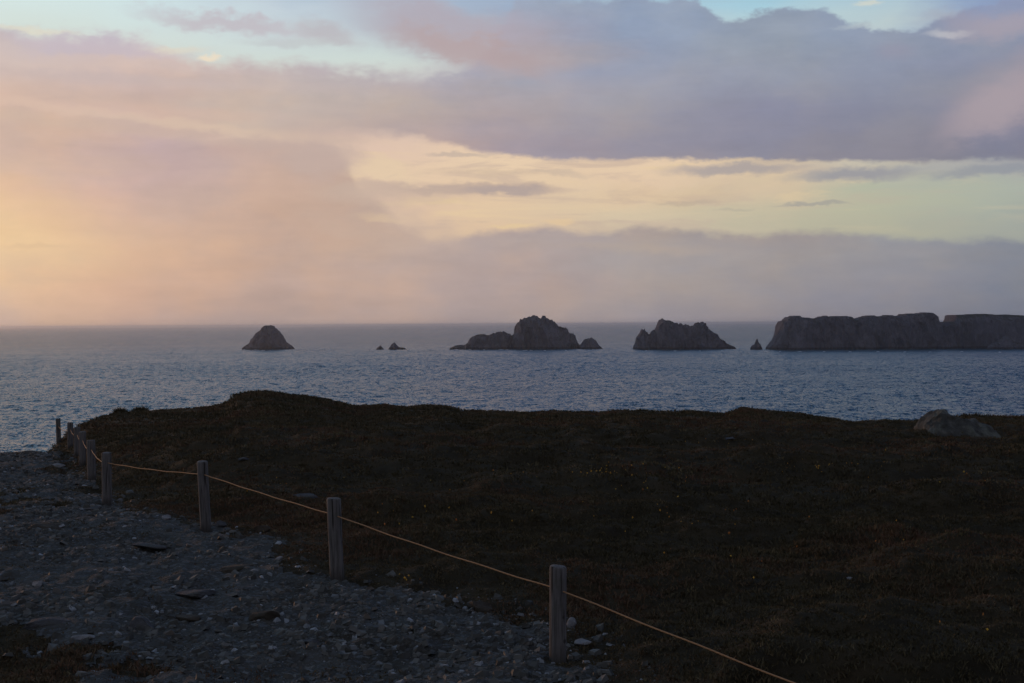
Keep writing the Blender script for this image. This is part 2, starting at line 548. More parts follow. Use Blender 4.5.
def m_soil(k, bs):
    p = pos(k)
    a = k.noise(p, 1.6, 6, 0.6)
    c = k.ramp(a, [(0.36, (0.055, 0.046, 0.028, 1)), (0.5, (0.078, 0.064, 0.038, 1)), (0.62, (0.105, 0.082, 0.048, 1))])
    k.put(bs.inputs['Base Color'], c)
    bs.inputs['Roughness'].default_value = 0.95
    bs.inputs['Specular IOR Level'].default_value = 0.15
    bump(k, bs, k.noise(p, 18, 8, 0.75), 1.0, 0.10)


def m_path(k, bs):
    p = pos(k)
    a = k.noise(p, 2.2, 6, 0.6)
    v = k.new('ShaderNodeTexVoronoi')
    v.inputs['Scale'].default_value = 34
    k.l.new(p, v.inputs['Vector'])
    grain = k.new('ShaderNodeSeparateColor')
    k.l.new(v.outputs['Color'], grain.inputs[0])
    c = k.ramp(a, [(0.3, (0.046, 0.045, 0.040, 1)), (0.55, (0.076, 0.079, 0.075, 1)), (0.75, (0.098, 0.096, 0.088, 1))])
    turf = k.rng(k.noise(p, 0.9, 6, 0.62), 0.54, 0.64, 0.0, 0.75)
    c = k.mix(turf, c, (0.040, 0.034, 0.022, 1))
    c = k.mix(k.rng(grain.outputs[0], 0.6, 1.0, 0.0, 0.6), c, (0.15, 0.17, 0.19, 1))
    k.put(bs.inputs['Base Color'], c)
    bs.inputs['Roughness'].default_value = 0.9
    bs.inputs['Specular IOR Level'].default_value = 0.25
    h = k.m('ADD', k.m('MULTIPLY', v.outputs['Distance'], -0.8), k.noise(p, 60, 4, 0.6))
    bump(k, bs, h, 0.9, 0.02)


def m_pebble(k, bs):
    t = attr(k, 'tint')
    c = k.ramp(t, [(0.0, (0.040, 0.040, 0.036, 1)), (0.4, (0.092, 0.096, 0.090, 1)), (0.7, (0.148, 0.155, 0.148, 1)),
                   (0.82, (0.115, 0.095, 0.075, 1)), (0.90, (0.18, 0.205, 0.225, 1)), (0.99, (0.36, 0.40, 0.44, 1))])
    k.put(bs.inputs['Base Color'], c)
    bs.inputs['Roughness'].default_value = 0.75
    bs.inputs['Specular IOR Level'].default_value = 0.35


def stone_mat(name, base, lichen, pale):
    def f(k, bs):
        p = objco(k)
        a = k.noise(p, 5, 8, 0.62)
        c = k.ramp(a, [(0.3, tuple(q * 0.5 for q in base) + (1,)), (0.55, base + (1,)), (0.72, pale + (1,))])
        lf = k.rng(k.noise(p, 2.3, 6, 0.65), 0.53, 0.64, 0.0, 0.8)
        c = k.mix(lf, c, lichen + (1,))
        k.put(bs.inputs['Base Color'], c)
        bs.inputs['Roughness'].default_value = 0.85
        bs.inputs['Specular IOR Level'].default_value = 0.3
        bump(k, bs, k.noise(p, 14, 9, 0.7), 0.8, 0.05)
    return mat(name, f)


def m_tuft(k, bs):
    t = attr(k, 'tint')
    c = k.ramp(t, [(0.0, (0.070, 0.060, 0.034, 1)), (0.35, (0.098, 0.082, 0.045, 1)), (0.55, (0.122, 0.084, 0.049, 1)),
                   (0.72, (0.138, 0.078, 0.050, 1)), (0.86, (0.112, 0.100, 0.050, 1)), (1.0, (0.20, 0.16, 0.09, 1))])
    k.put(bs.inputs['Base Color'], c)
    bs.inputs['Roughness'].default_value = 0.8
    bs.inputs['Specular IOR Level'].default_value = 0.15


def m_flower(k, bs):
    t = attr(k, 'tint')
    k.put(bs.inputs['Base Color'], k.ramp(t, [(0.0, (0.62, 0.40, 0.04, 1)), (0.6, (0.70, 0.36, 0.03, 1)), (1.0, (0.55, 0.16, 0.03, 1))]))
    bs.inputs['Roughness'].default_value = 0.7


def m_sea(k, bs):
    p = pos(k)
    mp = k.new('ShaderNodeMapping')
    mp.inputs['Rotation'].default_value = (0, 0, R(-8))
    mp.inputs['Scale'].default_value = (1.0, 0.42, 1.0)
    k.l.new(p, mp.inputs['Vector'])
    # slopes of the waves: swell, chop and ripple, each a vector noise
    def slope(scale, detail, rough_):
        nd = k.new('ShaderNodeTexNoise')
        k.l.new(mp.outputs[0], nd.inputs['Vector'])
        nd.inputs['Scale'].default_value = scale
        nd.inputs['Detail'].default_value = detail
        nd.inputs['Roughness'].default_value = rough_
        sp = k.new('ShaderNodeSeparateColor')
        k.l.new(nd.outputs['Color'], sp.inputs[0])
        return k.m('SUBTRACT', sp.outputs[0], 0.5), k.m('SUBTRACT', sp.outputs[1], 0.5)
    s1, s2 = slope(0.10, 3, 0.5), slope(0.8, 3, 0.65)
    geo = k.new('ShaderNodeNewGeometry')
    gs = k.new('ShaderNodeSeparateXYZ')
    k.l.new(geo.outputs['Normal'], gs.inputs[0])
    gust = k.rng(k.noise(p, 0.006, 4, 0.6), 0.35, 0.65, 0.88, 1.15)
    # steeper short seas offshore, beyond the stretch where the waves are modelled
    py_ = k.new('ShaderNodeSeparateXYZ')
    k.l.new(p, py_.inputs[0])
    gust = k.m('MULTIPLY', gust, k.rng(py_.outputs[1], 1900, 4600, 1.0, 2.1))
    sxx = k.m('MULTIPLY', k.m('ADD', k.m('MULTIPLY', s1[0], 0.25), k.m('MULTIPLY', s2[0], 1.3)), gust)
    syy = k.m('MULTIPLY', k.m('ADD', k.m('MULTIPLY', s1[1], 0.45), k.m('MULTIPLY', s2[1], 2.0)), gust)
    nrm = k.comb(k.m('ADD', sxx, gs.outputs[0]), k.m('ADD', syy, gs.outputs[1]), gs.outputs[2])
    nn = k.new('ShaderNodeVectorMath', operation='NORMALIZE')
    k.l.new(nrm, nn.inputs[0])
    k.l.new(nn.outputs[0], bs.inputs['Normal'])
    patch = k.noise(p, 0.0035, 4, 0.55)
    c = k.mix(patch, (0.010, 0.066, 0.102, 1), (0.016, 0.080, 0.116, 1))
    k.put(bs.inputs['Base Color'], c)
    k.put(bs.inputs['Roughness'], k.rng(patch, 0.35, 0.65, 0.24, 0.27))
    bs.inputs['IOR'].default_value = 1.333
    bs.inputs['Specular IOR Level'].default_value = 0.5


def m_foam(k, bs):
    k.put(bs.inputs['Base Color'], (0.55, 0.58, 0.62, 1))
    bs.inputs['Roughness'].default_value = 0.8


def island_mat():
    def f(k, bs):
        p = pos(k)
        a = k.noise(p, 0.045, 8, 0.70, 0.5)
        c = k.ramp(a, [(0.34, (0.098, 0.098, 0.122, 1)), (0.5, (0.132, 0.130, 0.162, 1)), (0.64, (0.185, 0.182, 0.215, 1))])
        mc = k.new('ShaderNodeMapping')
        mc.inputs['Scale'].default_value = (1, 0.5, 0.16)
        mc.inputs['Rotation'].default_value = (0, R(9), 0)
        k.l.new(p, mc.inputs['Vector'])
        crk = k.noise(mc.outputs[0], 0.075, 5, 0.6, 0.8)
        crk = k.m('ABSOLUTE', k.m('SUBTRACT', crk, 0.5))
        c = k.mix(k.rng(crk, 0.0, 0.022, 0.6, 0.0), c, (0.045, 0.045, 0.05, 1))
        geo = k.new('ShaderNodeNewGeometry')
        pz = k.new('ShaderNodeSeparateXYZ')
        k.l.new(p, pz.inputs[0])
        wet = k.rng(k.m('ADD', pz.outputs[2], k.m('MULTIPLY', a, 7.0)), 6.0, 9.0, 0.8, 0.0)
        c = k.mix(wet, c, (0.030, 0.030, 0.032, 1))
        s = k.new('ShaderNodeSeparateXYZ')
        k.l.new(geo.outputs['Normal'], s.inputs[0])
        turf = k.rng(k.m('ADD', s.outputs[2], k.m('MULTIPLY', k.noise(p, 0.05, 4, 0.6), 0.5)), 0.95, 1.2, 0.0, 0.8)
        c = k.mix(turf, c, (0.040, 0.042, 0.022, 1))
        k.put(bs.inputs['Base Color'], c)
        bs.inputs['Roughness'].default_value = 0.95
        bs.inputs['Specular IOR Level'].default_value = 0.1
        mp = k.new('ShaderNodeMapping')
        mp.inputs['Scale'].default_value = (1, 1, 0.4)
        k.l.new(p, mp.inputs['Vector'])
        bump(k, bs, k.noise(mp.outputs[0], 0.15, 8, 0.7), 1.0, 4.0)
    return mat('island_rock', f)


def m_wood(k, bs):
    p = objco(k)
    mp = k.new('ShaderNodeMapping')
    mp.inputs['Scale'].default_value = (1, 1, 0.06)
    k.l.new(p, mp.inputs['Vector'])
    a = k.noise(mp.outputs[0], 60, 6, 0.65)
    b = k.noise(p, 6, 5, 0.6)
    c = k.ramp(a, [(0.3, (0.070, 0.066, 0.064, 1)), (0.5, (0.15, 0.145, 0.145, 1)), (0.7, (0.22, 0.215, 0.215, 1))])
    c = k.mix(k.rng(b, 0.5, 0.72, 0, 0.6), c, (0.10, 0.11, 0.085, 1))
    mp2 = k.new('ShaderNodeMapping')
    mp2.inputs['Scale'].default_value = (1, 1, 0.035)
    k.l.new(p, mp2.inputs['Vector'])
    chk = k.rng(k.noise(mp2.outputs[0], 34, 3, 0.5, 0.4), 0.60, 0.66, 0.0, 0.85)
    c = k.mix(chk, c, (0.018, 0.016, 0.015, 1))
    kn = k.new('ShaderNodeTexVoronoi')
    kn.inputs['Scale'].default_value = 7.0
    k.l.new(p, kn.inputs['Vector'])
    c = k.mix(k.rng(kn.outputs['Distance'], 0.10, 0.16, 0.7, 0.0), c, (0.03, 0.026, 0.024, 1))
    sz = k.new('ShaderNodeSeparateXYZ')
    k.l.new(p, sz.inputs[0])
    c = k.mix(k.rng(k.m('ADD', sz.outputs[2], k.m('MULTIPLY', b, 0.2)), 0.08, 0.24, 0.7, 0.0), c, (0.035, 0.03, 0.024, 1))
    k.put(bs.inputs['Base Color'], c)
    bs.inputs['Roughness'].default_value = 0.85
    bs.inputs['Specular IOR Level'].default_value = 0.25
    bump(k, bs, a, 0.7, 0.004)


def m_rope(k, bs):
    p = objco(k)
    wv = k.new('ShaderNodeTexWave', bands_direction='DIAGONAL')
    wv.inputs['Scale'].default_value = 40
    k.l.new(p, wv.inputs['Vector'])
    c = k.mix(wv.outputs['Fac'], (0.34, 0.185, 0.088, 1), (0.50, 0.29, 0.145, 1))
    k.put(bs.inputs['Base Color'], c)
    bs.inputs['Roughness'].default_value = 0.8


M_SOIL = mat('heath_soil', m_soil)
M_PATH = mat('stony_track', m_path)
M_PEB = mat('gravel', m_pebble)
M_TUFT = mat('heather', m_tuft)
M_FLOW = mat('gorse_bloom', m_flower)
M_SEA = mat('sea_water', m_sea)
M_FOAM = mat('foam', m_foam)
M_ISL = island_mat()
M_WOOD = mat('weathered_wood', m_wood)
M_ROPE = mat('hemp_rope', m_rope)
M_STONE = stone_mat('grey_stone', (0.10, 0.105, 0.115), (0.07, 0.07, 0.06), (0.17, 0.18, 0.195))
M_PALE = stone_mat('pale_stone', (0.30, 0.315, 0.34), (0.18, 0.18, 0.16), (0.45, 0.46, 0.48))
M_BROWN = stone_mat('brown_stone', (0.075, 0.060, 0.045), (0.05, 0.048, 0.036), (0.11, 0.092, 0.072))
M_BOULDER = stone_mat('lichened_boulder', (0.095, 0.098, 0.090), (0.17, 0.185, 0.155), (0.20, 0.20, 0.18))

# ------------------------------------------------------------------ terrain heights (relative to the eye)
POSTS = [  # (photo x of the axis at the foot, distance ahead, photo y of the top, lean)
    (557.5, 10.0, 566), (336.5, 12.6, 498), (205.5, 15.3, 461), (106.5, 18.1, 452.5), (91.5, 21.2, 440),
    (82.0, 24.4, 431.5), (76.8, 27.6, 427), (70.0, 31.0, 422.5), (58.5, 34.6, 418.5)]
FY = np.array([-60, 0.0, 7.0] + [p[1] for p in POSTS] + [60])
FX = np.array([52.0, 7.55, 2.49] + [ray(p[0], 500).x * p[1] for p in POSTS] + [-21.0])
PY = np.array([-60, -3, 0, 4, 8, 10, 12.6, 15.3, 18.1, 21, 24.5, 27.5, 31, 33, 34.2, 36, 40, 60, 100, 160])
PZ = np.array([-2.0, -1.65, -1.65, -1.8, -2.36, -2.40, -2.24, -2.16, -2.28, -2.33, -2.40, -2.48, -2.68, -2.86, -2.98, -3.5, -5.2, -20, -48, -62])
BY = np.array([-60, 8.5, 9.3, 10.0, 10.6, 11.5, 12.1, 12.8, 14.5, 15.3, 18, 21, 25, 30, 36, 60])
BD = np.array([-0.5, -0.45, -0.35, -0.1, 0.28, 0.30, 0.12, -0.22, 0.08, -0.05, -0.10, -0.20, -0.25, -0.3, -0.3, -0.3])
SKY = [(-900, 440), (-300, 447), (-60, 451), (0, 451.5), (20, 450.5), (35, 452), (47, 453), (54, 446), (60, 440), (70, 431), (80, 425), (91, 419), (114, 412.5), (140, 410.5),
       (180, 408.5), (212, 405.5), (226, 402.5), (237, 394.5), (250, 391.5), (270, 391), (290, 394.5), (307, 395), (327, 398.5), (342, 402), (356, 405),
       (385, 404), (401, 406), (430, 404), (446, 405), (463, 410), (490, 410), (528, 411.5), (561, 410), (600, 411.5), (622, 409),
       (653, 411), (698, 411), (726, 413.5), (733, 410), (742, 407), (791, 411.5), (831, 417), (853, 421.5), (875, 419.5), (919, 420), (945, 418),
       (972, 414), (990, 416), (1024, 416), (1200, 412), (1700, 405), (2500, 400)]
S_AZ = np.array([azel(x, y)[0] for x, y in SKY])
S_EL = np.array([math.tan(azel(x, y)[1]) for x, y in SKY])


def fence_d(x, y):
    return (x - np.interp(y, FY, FX)) * 0.82


def rel_height(x, y):
    az = np.arctan2(x, y)
    r = np.hypot(x, y)
    d = fence_d(x, y)
    base = np.interp(y, PY, PZ)
    base = np.where(y > 33, base, base)
    bank = sstep(0.2, 2.2, d - np.interp(y, BY, BD)) * np.interp(y, [0, 9, 12, 18, 30, 40], [0.0, 0.05, 0.14, 0.30, 0.45, 0.4])
    near_right = sstep(0.3, 2.5, x) * sstep(9.6, 7.2, y) * 0.62
    lowy = np.interp(y, [-60, 0, 8, 20, 34, 60, 400], [-2, -1.8, -2.35, -2.45, -2.55, -2.7, -3])
    z = np.where(d > 0, base + (lowy - base) * sstep(0, 6, d), base) + bank - near_right
    hum = fbm(x * 0.28 + y * 0.05, y * 0.42, 3, 3) * 0.30 + np.maximum(fbm(x * 0.75, y * 0.95, 9, 3), -0.1) * 0.20 + np.maximum(fbm(x * 2.0, y * 2.3, 15, 2), -0.15) * 0.10
    onheath = sstep(0.1, 1.6, d - np.interp(y, BY, BD))
    z = z + hum * (0.12 + 0.88 * onheath) * sstep(0.0, 6.0, r)
    z = z + (fbm(x * 3.1, y * 3.1, 21, 3) * 0.045) + fbm(x * 7.5, y * 7.5, 27, 2) * 0.022 * (1 - onheath) + fbm(x * 0.9, y * 0.9, 23, 2) * 0.04 * (1 - onheath)
    # the crest line beyond which the land falls away to the sea
    rc = np.interp(az, [azel(-400, 400)[0], azel(46, 400)[0], azel(62, 400)[0], azel(110, 400)[0], azel(300, 400)[0], azel(1024, 400)[0], 1.2],
                   [33.0, 34.6, 37.0, 40.0, 43.0, 46.0, 60.0])
    rc = rc + fbm(az * 14, az * 0 + 2.0, 31, 3) * 1.2
    tane = np.interp(az, S_AZ, S_EL)
    zc = tane * rc - 0.02
    left = sstep(azel(75, 400)[0], azel(45, 400)[0], az)
    w = sstep(0.55, 0.985, r / rc) * (1 - left * 0.55)
    w = np.where(r > rc * 0.985, 1.0, w)
    w = np.where(left > 0.5, sstep(0.85, 1.0, r / rc), w)
    z = z * (1 - w) + zc * w
    # small roughness survives at the crest, fading with nothing above it
    z = z + fbm(x * 1.7, y * 1.7, 41, 3) * 0.035 * w
    drop = np.maximum(r - rc, 0)
    fall = np.minimum(drop * 0.12 + 0.055 * drop ** 1.75, 62.0)
    ahead = sstep(1.75, 1.25, np.abs(az))                 # all round the headland in front
    z = z - fall * ahead
    far = np.maximum(r - 260, 0)
    z = z - np.minimum(far * 0.9, 62) * (1 - ahead)
    z = z + fbm(x * 0.02, y * 0.02, 51, 4) * 3.0 * (1 - ahead) * sstep(40, 150, r)
    return np.maximum(z, -55.0)


# azimuth columns: fine in front, coarse behind
a_f = np.arange(R(-27), R(27), R(0.075))
a_b = np.linspace(R(27), R(360 - 27), 150)
AZS = np.concatenate([a_f, a_b[:-1]])
RS = np.concatenate([np.geomspace(0.8, 8.0, 30)[:-1], np.geomspace(8.0, 33, 330)[:-1], np.linspace(33, 50, 190)[:-1], np.geomspace(50, 130, 60)[:-1],
                     np.geomspace(130, 420, 24)])
A, RR = np.meshgrid(AZS, RS)
GX, GY = RR * np.sin(A), RR * np.cos(A)
Am = (A + math.pi) % (2 * math.pi) - math.pi
GZ = rel_height(GX, GY)


def path_mask(x, y):
    d = fence_d(x, y)
    edge_n = fbm(x * 1.3, y * 1.3, 61, 5, 0.6) * 0.62
    b = np.interp(y, BY, BD)
    msk = (d + edge_n) < b
    # turf reaching in at the left of the track
    lx = np.interp(y, [0, 8.5, 9.5, 10.6, 11.2, 14, 17, 18, 20, 24, 40], [-2.6, -2.75, -3.0, -3.5, -4.3, -6.5, -6.3, -6.2, -7.4, -12, -20])
    msk &= (x + fbm(x * 1.6, y * 1.6, 67, 5, 0.65) * 1.3) > lx
    return msk & (y > -8) & (y < 60)


def mossy(x, y):
    return fbm(x * 0.75, y * 0.95, 131, 4) > 0.11


center = np.array([[0, 0, EYE.z + float(rel_height(np.array([0.0]), np.array([0.01]))[0])]])
V = np.stack([GX.ravel(), GY.ravel(), GZ.ravel() + EYE.z], axis=1)
Q = grid_faces(len(RS), len(AZS), wrap=True)[:, ::-1]
ground = link('ground', np_mesh('ground', V, Q), M_SOIL)
tag(ground, kind='structure')
# close the small hole under the eye
nc = len(AZS)
hv = np.concatenate([V[:nc], center])
hf = np.stack([np.arange(nc), np.full(nc, nc), (np.arange(nc) + 1) % nc], axis=1)[:, ::-1]
# (merged into the ground mesh itself)
gm = np_mesh('ground', np.concatenate([V, center]), Q)
bpy.data.meshes.remove(ground.data) if False else None
import bmesh
bm = bmesh.new()
bm.from_mesh(ground.data)
bm.verts.ensure_lookup_table()
cvx = bm.verts.new(tuple(center[0]))
bm.verts.ensure_lookup_table()
for j in range(nc):
    try:
        bm.faces.new((bm.verts[j], bm.verts[(j + 1) % nc], cvx)).smooth = True
    except ValueError:
        pass
bmesh.ops.recalc_face_normals(bm, faces=bm.faces[-nc:])
bm.to_mesh(ground.data)
bm.free()
bpy.data.meshes.remove(gm)

pm = path_mask(GX.ravel(), GY.ravel())
keep = pm[Q].all(axis=1)
Qp = Q[keep]
used = np.unique(Qp)
remap = np.full(len(V), -1)
remap[used] = np.arange(len(used))
pv = V[used].copy()
pv[:, 2] += 0.005
path = link('path', np_mesh('path', pv, remap[Qp]), M_PATH)
tag(path, kind='structure')

# ------------------------------------------------------------------ sea
_dr = [380.0]
while _dr[-1] < 540:
    _dr.append(_dr[-1] + 12)
while _dr[-1] < 1500:
    _dr.append(_dr[-1] + 2.4)
while _dr[-1] < 4200:
    _dr.append(_dr[-1] + 2.4 * (_dr[-1] / 1500.0) ** 1.9)
SR = np.concatenate([[0.001, 60, 200], np.array(_dr), np.geomspace(_dr[-1] * 1.05, 110000, 40)])
sa_f = np.arange(R(-25), R(25), R(0.042))
SA = np.concatenate([sa_f, np.linspace(R(25), R(335), 120)[:-1]])
SAm = (SA + math.pi) % (2 * math.pi) - math.pi
AA_, RR_ = np.meshgrid(SA, SR)
SX_, SY_ = RR_ * np.sin(AA_), RR_ * np.cos(AA_)
amp = sstep(500, 560, RR_) * sstep(4200, 2400, RR_) * sstep(R(25), R(23.5), np.abs((AA_ + math.pi) % (2 * math.pi) - math.pi))
act = amp > 0
sxw, syw = SX_[act], SY_[act]
# wind sea running slantwise towards the shore, with a longer swell beneath
u_ = sxw * 0.97 + syw * 0.24
w_2 = -sxw * 0.24 + syw * 0.97
hh_ = fbm(u_ / 10.5, w_2 / 9.5, 501, 3, 0.6) * 1.15 + fbm(u_ / 4.0, w_2 / 5.0, 511, 2, 0.5) * 0.42 + fbm(u_ / 70.0, w_2 / 40.0, 521, 2) * 0.5
gust_ = 0.85 + 0.35 * fbm(sxw / 260.0, syw / 420.0, 531, 3)
SZ_ = np.zeros_like(SX_)
SZ_[act] = hh_ * gust_ * amp[act]
sea = link('sea', np_mesh('sea', np.stack([SX_.ravel(), SY_.ravel(), SZ_.ravel()], axis=1), grid_faces(len(SR), len(SA), wrap=True)[:, ::-1]), M_SEA)
print('sea', SX_.size)
tag(sea, kind='structure')

# ------------------------------------------------------------------ rock islands
BASE_Y = 349.0


def island(name, label, outline, depth, seed, dist=None, n_pow=2.2, rough=1.0, nx=220, nt=90, cat='rock island', group=None, setback=0.0, zcut=None):
    """outline: photo pixels of the skyline from left to right; stands at its own real distance"""
    xs = [p[0] for p in outline]
    mid = 0.5 * (xs[0] + xs[-1])
    dd = ray(mid, BASE_Y + 0.6)
    D = EYE.z / -dd.z if dist is None else dist
    D += setback
    px = np.linspace(xs[0], xs[-1], nx)
    X, Z = [], []
    for (x, y) in outline:
        r_ = ray(x, y)
        X.append(r_.x * (D + depth))
        Z.append(EYE.z + r_.z * (D + depth))
    X, Z = np.array(X), np.array(Z)
    sx = np.linspace(X[0], X[-1], nx)
    hz = np.maximum(np.interp(sx, X, Z), 0.0)
    hmax = hz.max()
    # small crags along the skyline
    fine = (fbm(sx * 0.09, sx * 0 + seed, seed, 4) * 4.5 + (ridge(sx * 0.24, sx * 0 + seed, seed + 1, 3) - 0.6) * 4.0) * rough
    hz = hz + fine * sstep(0, 24, hz)
    t = np.linspace(-1, 1, nt)
    T, SX = np.meshgrid(t, sx, indexing='ij')
    HZ = np.broadcast_to(hz, T.shape)
    half = depth * (0.25 + 0.75 * np.sqrt(np.clip(HZ / hmax, 0, 1)))
    prof = (1 - np.abs(T) ** n_pow) ** (1 / 1.25)
    zz = HZ * prof
    yy = D + depth + T * half
    # gullies and buttresses: push the face in and out, leave the crest line alone
    face = np.clip(1 - np.abs(prof), 0, 1)
    side = np.sign(T)
    g1 = ridge(SX * 0.018 + zz * 0.004, T * 0.8 + zz * 0.004, seed + 5, 4)
    g2 = fbm(SX * 0.06, zz * 0.03 + T, seed + 9, 4)
    env = sstep(0.0, 0.25, 1 - prof ** 2 + 0.05)
    g3 = ridge(SX * 0.05 + zz * 0.015, zz * 0.012 + T * 0.6, seed + 21, 5)
    yy = yy + side * (g1 - 0.6) * depth * 0.34 * env - side * g2 * 14.0 * rough * env + side * (g3 - 0.6) * 22.0 * min(rough, 1.0) * env * min(1.0, depth / 60)
    zz = zz + (g2 * 8.0 + (ridge(SX * 0.07, zz * 0.09, seed + 3, 4) - 0.6) * 11.0) * rough * env * sstep(0, 0.2, prof)
    zz = np.minimum(zz, HZ + 0.0)
    xx = SX + fbm(zz * 0.07, T * 3, seed + 13, 3) * 2.0 * rough * env
    zz = np.where(np.abs(T) > 0.999, -4.0, zz)
    zz[:, 0] = -4.0
    zz[:, -1] = -4.0
    v = np.stack([xx.ravel(), yy.ravel(), zz.ravel()], axis=1)
    me = np_mesh(name, v, grid_faces(nt, nx), smooth=False)
    o = link(name, me, M_ISL)
    # bring the origin to the island's foot
    c = Vector((float(sx.mean()), float(D + depth), 0.0))
    me.transform(Matrix.Translation(-c))
    o.location = c
    tag(o, label, cat, group)
    # broken white water along the foot
    return o, D, sx, hz


G_ISL = 'rock islands standing in the sea'
I1 = island('rock_island', 'lone conical rock island with a flat tip, farthest left on the water',
            [(242, 350), (243, 348.2), (249.3, 343.5), (252, 339), (254.8, 334.5), (260, 330), (263.5, 326), (269, 325.0), (274, 325.6), (277, 329), (280.5, 332.6), (284, 338), (287, 342), (293.2, 347.8), (294.5, 350)],
            45, 3, group=G_ISL, rough=0.6)
island('rock_island', 'tiny rock tip between the conical island and the small pointed rock',
       [(375.5, 350), (377, 348), (380.5, 345), (383.7, 349), (384.2, 350)], 9, 7, rough=0.25, nx=40, nt=30, group=G_ISL)
island('rock_island', 'small pointed rock with a low shelf, left of the humped island',
       [(387.5, 350), (389, 348), (391.5, 343.9), (394.2, 342), (396.5, 344.5), (399.3, 347.2), (404.5, 347.8), (407.5, 350)], 12, 8, rough=0.3, nx=60, nt=30, group=G_ISL)
island('rock_island', 'humped rock island with a long jagged low tail running to the left',
       [(449.5, 350), (450, 348.2), (455.6, 345), (461, 344.3), (466, 344.5), (469, 340), (472.7, 337), (476, 335.5), (481, 334), (485, 336), (489.8, 333.6), (496, 332),
        (503.5, 331), (508, 333.5), (513.7, 333), (515.4, 326), (520, 319.5), (525.7, 316.5), (534, 316), (542.8, 316.2), (549, 319.5), (554.7, 320.8), (558, 325),
        (566.7, 328.3), (570, 333), (575.2, 336), (578, 342), (581, 350)], 75, 12, nx=320, group=G_ISL)
island('rock_island', 'small rounded rock hard against the right end of the humped island',
       [(577.5, 350), (580, 344.7), (585.5, 339), (592, 337.8), (596, 340.5), (599, 345), (604.5, 350)], 26, 17, rough=0.6, nx=90, nt=60, group=G_ISL, setback=60)
island('rock_island', 'twin-peaked rock island standing between the humped island and the long cliff',
       [(632, 350.5), (633.3, 349), (636.8, 336), (641.9, 329.5), (646, 331), (648.7, 332.7), (652, 329), (655.6, 327.6), (658, 323), (660.7, 319.9), (666, 319.2), (672.6, 320.2), (677.8, 324.2),
        (684, 325.2), (691.4, 324.9), (695, 322.5), (698.3, 321.4), (705, 323), (708, 327), (712, 331.7), (717, 334), (722, 339.6), (729, 344), (736, 349.8), (736.5, 350.5)], 65, 23, nx=260, group=G_ISL)
island('rock_island', 'thin upright rock needle just off the left end of the long cliff',
       [(750, 350.5), (751.5, 346), (754.5, 344), (756.4, 339), (757.4, 338.5), (758.8, 342.5), (760.5, 344.2), (763, 350.5)], 10, 29, rough=0.3, nx=50, nt=40, group=G_ISL)
island('cliff_island', 'long flat-topped cliff island with a craggy skyline and sloping left end',
       [(766.5, 351), (767.5, 348.5), (774.7, 337), (778, 327), (780, 320.8), (783, 321), (787, 317), (795, 316.5), (803, 317.8), (812, 317.2), (820, 316.7), (828.7, 315.8),
        (842.6, 316), (849, 317.2), (853.7, 319), (858, 316.5), (864.8, 315.2), (875, 316.8), (887, 315.8), (897, 315.5), (906.4, 313.8), (913, 313.5), (920, 312.4), (930, 312.4),
        (933.5, 313.6), (935, 321.5), (938, 327), (943, 335), (948, 344), (952.5, 351)], 62, 33, n_pow=4.5, rough=0.75, nx=420, nt=130, group=G_ISL)
island('cliff_headland', 'level-topped cliff headland at the right edge, beyond the long cliff island',
       [(928, 350), (934, 338), (938, 325), (941, 323), (945, 321.5), (949.3, 322), (950.2, 314.8), (962, 314.6), (978.5, 313.9), (995, 314.5), (1024, 315.6), (1060, 316), (1100, 317),
        (1150, 315), (1210, 318), (1240, 330), (1250, 350)], 70, 37, n_pow=5.5, rough=0.3, nx=420, nt=130, cat='headland', setback=140)
island('rock_island', 'low pyramid of paler rock at the foot of the headland cliff on the right',
       [(984, 350.5), (990, 345), (997, 340), (1003, 336.5), (1007, 335.5), (1013, 340), (1020, 344), (1030, 350.5)], 26, 47, rough=0.7, nx=90, nt=60, group=G_ISL)

# broken white water round the rocks
fv, ff = [], []


def foam_patch(px, py, wpx, seed):
    d = ray(px, py)
    D = EYE.z / -d.z
    cx, cy = d.x * D, D
    w = wpx * D / FPX
    k = 26
    r2 = np.random.default_rng(seed)
    base = len(fv)
    fv.append((cx, cy, 1.3))
    for i in range(k):
        a = 2 * math.pi * i / k
        s = r2.uniform(0.55, 1.1)
        fv.append((cx + math.cos(a) * w * 0.5 * s, cy + math.sin(a) * w * 0.9 * s, 0.55))
    for i in range(k):
        ff.append((base, base + 1 + i, base + 1 + (i + 1) % k))


for q in [(255, 349.6, 9), (263, 349.9, 6), (244, 349.2, 5), (298, 349.3, 12), (316, 349.8, 16), (330, 349.6, 7), (501, 349.0, 7), (507, 349.4, 5), (526, 349.9, 8), (531, 350, 4), (675, 350.4, 4), (742, 350.6, 5),
          (456, 349, 5), (590, 350.3, 6), (800, 351.2, 5), (850, 351.3, 4), (878, 351.4, 5), (372, 349.9, 6), (409, 350.0, 5), (646, 350.3, 4), (470, 349.3, 4), (484, 349.4, 3), (545, 350.1, 4), (566, 350.2, 3), (700, 350.6, 3), (722, 350.6, 4), (766, 350.8, 4), (780, 351, 3), (824, 351.2, 4), (905, 351.5, 3), (930, 351.6, 4), (962, 351.2, 4), (1000, 351.8, 4), (286, 349.6, 5)]:
    foam_patch(q[0], q[1] + 0.8, q[2], int(q[0]))
surf = link('surf', np_mesh('surf', np.array(fv), np.array(ff)), M_FOAM)
tag(surf, 'broken white surf at the feet of the rock islands', 'surf', kind='stuff')


# ------------------------------------------------------------------ fence
def ground_z(x, y):
    return EYE.z + float(rel_height(np.array([float(x)]), np.array([float(y)]))[0])


